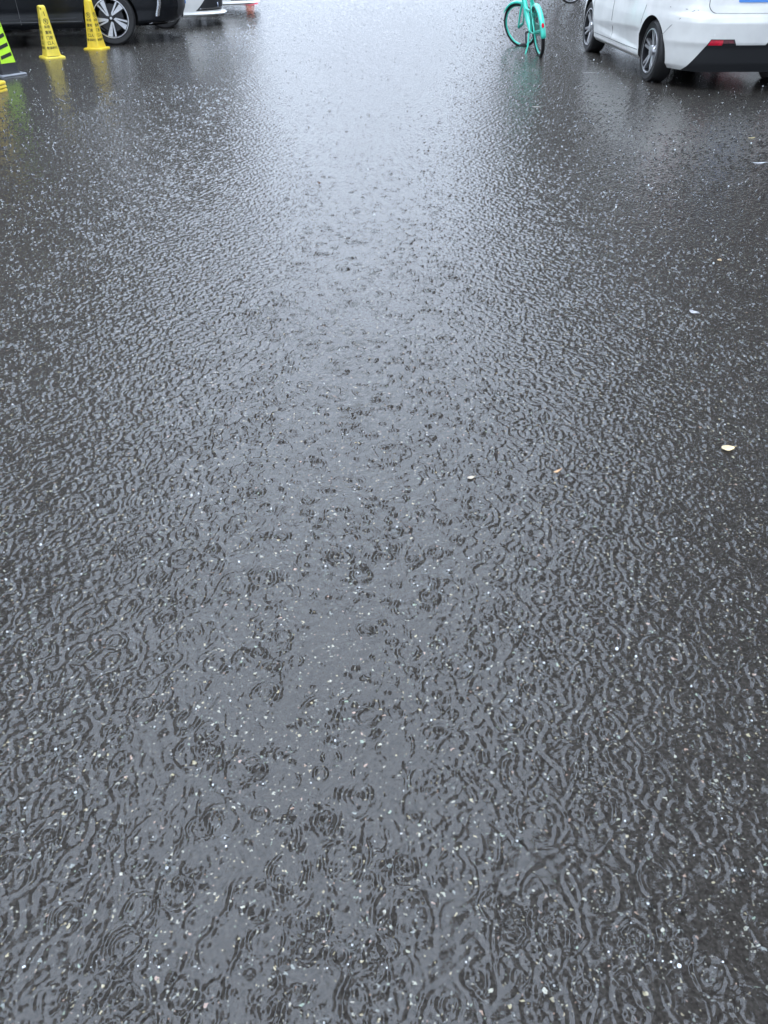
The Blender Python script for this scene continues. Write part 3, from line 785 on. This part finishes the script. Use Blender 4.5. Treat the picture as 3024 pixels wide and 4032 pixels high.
    for k in range(9):
        t_ = -1 + k / 4
        for sx in (-1, 1):
            bk.tube([SM @ (htt + Vector((.19 + sx * .12, t_ * .15, 0))), SM @ (htt + Vector((.19 + sx * .15, t_ * .18, .2)))], .003, 5)
            bk.tube([SM @ (htt + Vector((.19 + t_ * .12, sx * .15, 0))), SM @ (htt + Vector((.19 + t_ * .15, sx * .18, .2)))], .003, 5)
        bk.tube([SM @ (htt + Vector((.19 + t_ * .12, -.15, 0))), SM @ (htt + Vector((.19 + t_ * .12, .15, 0)))], .003, 5)
    bk.build('basket', M['dark'], root)
    # fenders
    f1 = MB(); fender(f1, hubR, WR + .034, 20, 188, .038); fo = f1.build('rear_mudguard', pm, root, 60)
    sm = fo.modifiers.new('s', 'SOLIDIFY'); sm.thickness = .003
    a_ = R(162); rf = MB(); cc = Vector((hubR.x + (WR + .033) * math.cos(a_), 0, hubR.z + (WR + .033) * math.sin(a_)))
    tz = Vector((-math.sin(a_), 0, math.cos(a_))); nr_ = Vector((math.cos(a_), 0, math.sin(a_)))
    rf.add([cc + nr_ * h + tz * .030 * math.cos(2 * PI * k / 20) + Vector((0, .018 * math.sin(2 * PI * k / 20), 0)) for h in (0, .012) for k in range(20)],
           [(k, (k + 1) % 20, 20 + (k + 1) % 20, 20 + k) for k in range(20)] + [tuple(range(20, 40))])
    rf.build('reflector', M['red'], fo, 40)
    f2 = MB(); fender(f2, hubF, WR + .03, 42, 120, .032, SM); f2o = f2.build('front_mudguard', pm, root, 60)
    sm = f2o.modifiers.new('s', 'SOLIDIFY'); sm.thickness = .003
    # chain case
    cg = MB(); oc = []
    for k in range(25):
        t = k / 24
        aa = R(70 + 0); 
    pts = [(bbk.x + .085 * math.cos(R(a)), bbk.z + .085 * math.sin(R(a))) for a in range(-95, 96, 15)] + [(hubR.x + .05 * math.cos(R(a)), hubR.z + .05 * math.sin(R(a))) for a in range(95, 266, 20)]
    cg.prism(pts, -.062, -.078, lambda x_, z_, h: (x_, h, z_)); cg.build('chain_case', dm, root, 40)
    # cranks and pedals
    for sy, ang in ((-1, 62), (1, -118)):
        d_ = Vector((math.cos(R(ang)), 0, math.sin(R(ang)))) * .15
        e0 = bbk + Vector((0, sy * .085, 0)); e1 = e0 + d_ + Vector((0, sy * .02, 0))
        ck = MB(); ck.tube([bbk + Vector((0, sy * .04, 0)), e0], .012, 8); ck.tube([e0, e1], .012, 8)
        co_ = ck.build('crank', M['dark'], root, 40)
        pd = MB(); pc = e1 + Vector((0, sy * .055, 0))
        pd.tube([e1, e1 + Vector((0, sy * .10, 0))], .008, 8)
        for dx in (-.032, .032): pd.box(pc + Vector((dx, 0, 0)), (.018, .085, .026))
        for dy in (-.038, .038): pd.box(pc + Vector((0, dy, 0)), (.046, .012, .022))
        pd.build('pedal', M['blackr'], co_)
    # stand, saddle, lock
    ks = MB(); ks.tube([bbk + Vector((-.04, .05, -.02)), Vector((.30, .10, .12)), Vector((.26, .165, .012 - math.tan(lean) * .0))], [.012, .011, .010], 8); ks.build('kickstand', pm, root, 40)
    sp2 = MB(); sp2.tube([st_top, st_top + Vector((-.045, 0, .16))], .013, 10); sp2.build('seat_post', M['steel'], root, 50)
    sd_ = MB(); sc = st_top + Vector((-.05, 0, .185))
    prof = [(-.13, .0, .02), (-.12, .055, .035), (-.08, .085, .045), (-.02, .075, .042), (.04, .04, .036), (.10, .024, .03), (.14, .016, .024), (.15, .0, .012)]
    rings = [[(sc.x + x_, sc.y + max(w__, .002) * math.cos(2 * PI * k / 14), sc.z + h_ * .5 * math.sin(2 * PI * k / 14)) for k in range(14)] for x_, w__, h_ in prof]
    loft(sd_, rings); sd_.build('saddle', M['blackr'], root, 60)
    lk = MB(); lk.box((.10, 0, .50), (.07, .10, .055)); lk.box((.06, 0, .52), (.05, .07, .03)); lk.build('wheel_lock', dm, root)
    wl = MB(); wl.box((-.03, -.075, .25), (.02, .03, .016)); wl.build('axle_reflector', M['lwhite'], root)
    return root
a = at(2127, 219); hb_ang = R(90 + 3.5)
build_bike(a, hb_ang, R(-12), R(40), 'mint green bicycle on its stand in the water, front wheel turned left', M['mint'], M['dmint'], M['mint'])
a = at(2245, 12)
build_bike((a.x - .0, a.y, 0), R(10), R(-6), R(5), 'dark bicycle at the top edge, only the bottom of one wheel showing', M['dark'], M['dark'], M['steel'])

# ------------------------------------------------------------------ litter floating on the water
def leaf_obj(u, v, ln, wd, ang, col, label, name='fallen_leaf', cat='leaf', curl=.15):
    p = at(u, v); mb = MB(); n = 12; vs = []
    for k in range(n + 1):
        t = k / n; x_ = (t - .5) * ln; w_ = wd / 2 * math.sin(PI * min(1, max(0, t)) ** .85) ** .7 if 0 < t < 1 else .0003
        zc = .004 + curl * ln * (2 * t - 1) ** 2 * .5
        for s_ in (-1, -.5, 0, .5, 1): vs.append((x_ + wd * .05 * math.sin(7 * t), s_ * w_ * (1 + .1 * math.sin(9 * t + s_)), zc + abs(s_) * wd * curl * .5))
    mb.add(vs, [(i * 5 + k, i * 5 + k + 1, (i + 1) * 5 + k + 1, (i + 1) * 5 + k) for i in range(n) for k in range(4)])
    mb.add([(ln * .5, -.0006, .006), (ln * .5, .0006, .006), (ln * .68, .0012, .010), (ln * .68, -.0001, .010)], [(0, 1, 2, 3)])
    o = mb.build(name, mat(name + '_colour', col, .35, noise=.25, nscale=90), None, 60)
    sm = o.modifiers.new('s', 'SOLIDIFY'); sm.thickness = .0008
    o.location = (p.x, p.y, 0); o.rotation_euler = (0, 0, ang); tag(o, label, cat); return o
leaf_obj(2865, 1768, .048, .036, R(8), (.80, .62, .36), 'cream oval leaf on the dark water near the right edge', curl=.05)
leaf_obj(2193, 1860, .034, .010, R(35), (.62, .38, .20), 'narrow orange sliver of leaf left of the cream leaf')
leaf_obj(1854, 1885, .026, .016, R(20), (.50, .43, .33), 'small pale beige petal in the middle of the road')
leaf_obj(2958, 546, .06, .024, R(5), (.62, .50, .22), 'tiny yellow leaf above the white plastic scrap at the right')
leaf_obj(2832, 1028, .034, .026, R(60), (.42, .31, .18), 'tiny tan leaf fragment left of the right edge, halfway down the upper third')
leaf_obj(1258, 727, .03, .024, R(120), (.12, .06, .04), 'small curled dark brown leaf on the bright strip of water', curl=.5)
leaf_obj(2990, 644, .115, .024, R(10), (.72, .76, .82), 'slim white plastic scrap floating at the right edge', 'plastic_scrap', 'litter', .06)
leaf_obj(2322, 287, .20, .015, R(2), (.42, .43, .42), 'long thin pale straw left of the white hatchback rear wheel', 'drinking_straw', 'litter', .01)
leaf_obj(2112, 422, .09, .016, R(4), (.60, .60, .56), 'short pale straw floating below the mint bicycle', 'straw_piece', 'litter', .01)
leaf_obj(2730, 1236, .045, .032, R(-40), (.42, .42, .45), 'crumpled pale paper scrap on the dark right-hand water', 'paper_scrap', 'litter', .3)

# ------------------------------------------------------------------ rain splashes
def splashes():
    V, F = [], []; off = 0
    def emit(vs, fs):
        nonlocal off
        V.append(np.array(vs, dtype=np.float32)); F.append(np.array(fs, dtype=np.int32) + off); off += len(vs)
    n = 9; ths = np.arange(n) * 2 * PI / n; cs, sn = np.cos(ths), np.sin(ths)
    rings = [(2.4, 0.0), (1.4, .10), (.8, .30), (.52, .62), (.40, .85), (.16, 1.0)]
    base_f = []
    for i in range(len(rings) - 1):
        for k in range(n): base_f.append((i * n + k, i * n + (k + 1) % n, (i + 1) * n + (k + 1) % n, (i + 1) * n + k))
    cnt = 6000
    ys = []
    while len(ys) < cnt:
        y = rng.uniform(.5, 26)
        if rng.random() < max(0, (y - 8) / 18) ** .7: continue
        if rng.random() < (0.9 + .47 * y) / (.9 + .47 * 19): ys.append(y)
    for y in ys:
        x = rng.uniform(-1, 1) * (.6 + .5 * y)
        if (math.hypot((x + 4.6) / 3.2, (y - 11.6) / 2.3) < 1 and rng.random() < .6) or any(abs((x - c[0]) * math.cos(c[2]) + (y - c[1]) * math.sin(c[2])) < c[3] / 2 and abs(-(x - c[0]) * math.sin(c[2]) + (y - c[1]) * math.cos(c[2])) < c[4] / 2 for c in SHELTER): continue
        r = (.0022 + .0045 * rng.random() ** 2) * (1 + .05 * min(y, 10)); h = r * rng.uniform(1.0, 2.4)
        lx, ly = rng.normal(0, .15, 2) * h
        vs = [(x + r * a * cs[k] + lx * b, y + r * a * sn[k] + ly * b, h * b - .0006) for a, b in rings for k in range(n)]
        emit(vs, base_f)
    Vv = np.vstack(V); Ff = np.vstack(F)
    me = bpy.data.meshes.new('rain_splashes'); me.from_pydata(Vv.tolist(), [], Ff.tolist()); me.materials.append(M['splash']); me.materials.append(M['tip_glint'])
    me.polygons.foreach_set('material_index', [1 if (k % len(base_f)) >= 3 * n else 0 for k in range(len(Ff))])
    me.polygons.foreach_set('use_smooth', [True] * len(me.polygons))
    o = bpy.data.objects.new('rain_splashes', me); C.objects.link(o)
    tag(o, 'small water jets thrown up where raindrops hit the flooded road', kind='stuff')
    # airborne droplets, coloured white to stand in for glints on the water
    V, F = [], []; off = 0
    t_ = (1 + 5 ** .5) / 2
    iv = np.array([(-1, t_, 0), (1, t_, 0), (-1, -t_, 0), (1, -t_, 0), (0, -1, t_), (0, 1, t_), (0, -1, -t_), (0, 1, -t_), (t_, 0, -1), (t_, 0, 1), (-t_, 0, -1), (-t_, 0, 1)]) / math.hypot(1, t_)
    ifs = np.array([(0, 11, 5), (0, 5, 1), (0, 1, 7), (0, 7, 10), (0, 10, 11), (1, 5, 9), (5, 11, 4), (11, 10, 2), (10, 7, 6), (7, 1, 8), (3, 9, 4), (3, 4, 2), (3, 2, 6), (3, 6, 8), (3, 8, 9), (4, 9, 5), (2, 4, 11), (6, 2, 10), (8, 6, 7), (9, 8, 1)])
    for i in range(3800):
        y = 24 * rng.random() ** .8; y = max(.6, y); x = rng.uniform(-1, 1) * (.6 + .5 * y)
        if math.hypot((x + 4.6) / 3.2, (y - 11.6) / 2.3) < 1 and rng.random() < .6: continue
        r = (.0007 + .0017 * rng.random() ** 1.6) * (1 + .10 * min(y, 10)) * (1.8 if rng.random() < .12 else 1); z = .001 + abs(rng.normal(0, .02))
        emit(np.array((x, y, z)) + iv * np.array((r, r, r * 1.15)), ifs)
    me = bpy.data.meshes.new('water_droplets'); me.from_pydata(np.vstack(V).tolist(), [], np.vstack(F).tolist()); me.materials.append(M['drop'])
    me.polygons.foreach_set('use_smooth', [True] * len(me.polygons))
    o = bpy.data.objects.new('water_droplets', me); C.objects.link(o)
    tag(o, 'tiny droplets, coloured white like glints, bouncing just above the flooded road', kind='stuff')
splashes()

# ------------------------------------------------------------------ roadside trees out of frame, mirrored in the water; houses and rear trees added
def make_tree(seed, h, cr, leafm):
    rr_ = np.random.default_rng(seed)
    root = empty('street_tree', (0, 0, GZ))
    t = MB(); pts = [Vector((0, 0, 0))]
    for k in range(1, 7): pts.append(Vector((rr_.normal(0, .08) * k * .4, rr_.normal(0, .08) * k * .4, h * .62 * k / 6)))
    t.tube(pts, [.19 - .022 * k for k in range(7)], 10)
    cen = []
    for k in range(9):
        a_ = k * 2.4 + rr_.random(); st = pts[3 + k % 4]; rad = cr * rr_.uniform(.45, .75)
        en = Vector((rad * math.cos(a_), rad * math.sin(a_), h * rr_.uniform(.55, .9)))
        t.tube([st, st.lerp(en, .5) + Vector((0, 0, .15)), en], [.08, .05, .02], 7); cen.append(en)
    cen.append(Vector((0, 0, h * .92)))
    t.build('trunk', M['bark'], root, 60)
    n = 5200; ci = rr_.integers(0, len(cen), n); c = np.array([tuple(q) for q in cen])[ci]
    d = rr_.normal(size=(n, 3)); d /= np.linalg.norm(d, axis=1)[:, None]
    p_ = c + d * (cr * .46 * rr_.random(n)[:, None] ** .4) * np.array((1, 1, .75))
    u = rr_.normal(size=(n, 3)); u /= np.linalg.norm(u, axis=1)[:, None]; v = np.cross(u, d); v /= np.linalg.norm(v, axis=1)[:, None] + 1e-6
    sz = rr_.uniform(.10, .22, n)[:, None]
    q = np.stack([p_ - u * sz, p_ + v * sz * .6, p_ + u * sz, p_ - v * sz * .6], 1).reshape(-1, 3)
    me = bpy.data.meshes.new('crown'); me.from_pydata(q.tolist(), [], np.arange(4 * n).reshape(-1, 4).tolist()); me.materials.append(leafm)
    o = bpy.data.objects.new('crown', me); C.objects.link(o); o.parent = root
    return root
protos = [make_tree(3, 9.0, 3.2, M['leaf']), make_tree(5, 8.0, 2.9, M['leafb'])]
spots = [(-7.8, 4.0), (-8.4, 10.5), (-9.6, 17.5), (-9.0, 25), (-9.2, 34), (-10.5, 45), (-12, 60),
         (5.6, 2.5), (6.6, 8.0), (7.6, 15), (6.9, 21), (7.3, 29), (8.5, 40), (10.5, 55), (-3.4, -4.8), (3.2, -5.2)]
for i, (x_, y_) in enumerate(spots):
    o = protos[i % 2] if i < 2 else copy_tree(protos[i % 2])
    o.location = (x_, y_, GZ); o.rotation_euler[2] = i * 1.3; s_ = 1.15 + .3 * ((i * 37) % 10) / 10; o.scale = (s_, s_, s_)
    side_ = 'left' if x_ < 0 else 'right'; k_ = i if x_ < 0 else i - 7
    if y_ < 0:  # unseen trees added here to darken the ripple reflections
        tag(o, f'added unseen leafy tree, darkening ripples from behind the camera on the {side_}', 'tree', 'street trees lining the flooded road'); continue
    w_ = ('nearest', 'second nearest', 'third nearest', 'fourth nearest', 'fifth nearest', 'second farthest', 'farthest')[k_]
    tag(o, f'leafy street tree, {w_} of the row beyond the {side_} hand cars', 'tree', 'street trees lining the flooded road')

def block(x0, x1, y0, y1, h, m_, label, face):  # unseen building added to keep bright sky out of the tree gaps
    root = empty('added_block', ((x0 + x1) / 2, (y0 + y1) / 2, GZ), 0, label, 'building')
    cx, cy = (x0 + x1) / 2, (y0 + y1) / 2
    b = MB(); b.box((0, 0, h / 2), (x1 - x0, y1 - y0, h)); b.build('wall', m_, root)
    b = MB(); b.box((0, 0, h + .15), (x1 - x0 + .5, y1 - y0 + .5, .3)); b.build('roof', M['wall'], root)
    fx = (x1 - cx) if face > 0 else (x0 - cx)
    for k in range(int(h // 3)):
        for j in range(int((y1 - y0) // 4.5)):
            yy = y0 - cy + 2.2 + 4.5 * j
            b = MB(); b.box((fx + face * .02, yy, 1.6 + 3 * k), (.10, 1.9, 1.5)); b.box((fx + face * .09, yy, .8 + 3 * k), (.22, 2.1, .08)); wo = b.build('window', M['lwhite'], root)
            b = MB(); b.box((fx + face * .06, yy, 1.6 + 3 * k), (.05, 1.7, 1.3)); b.build('pane', M['win'], wo)
block(-26, -15, 2, 40, 12, M['wall'], 'added brown block, unseen, closing sky gaps behind the left-hand trees', 1)
block(13.5, 24, 0, 38, 12, M['wallb'], 'added reddish brick block, unseen, closing sky gaps behind the right-hand trees', -1)
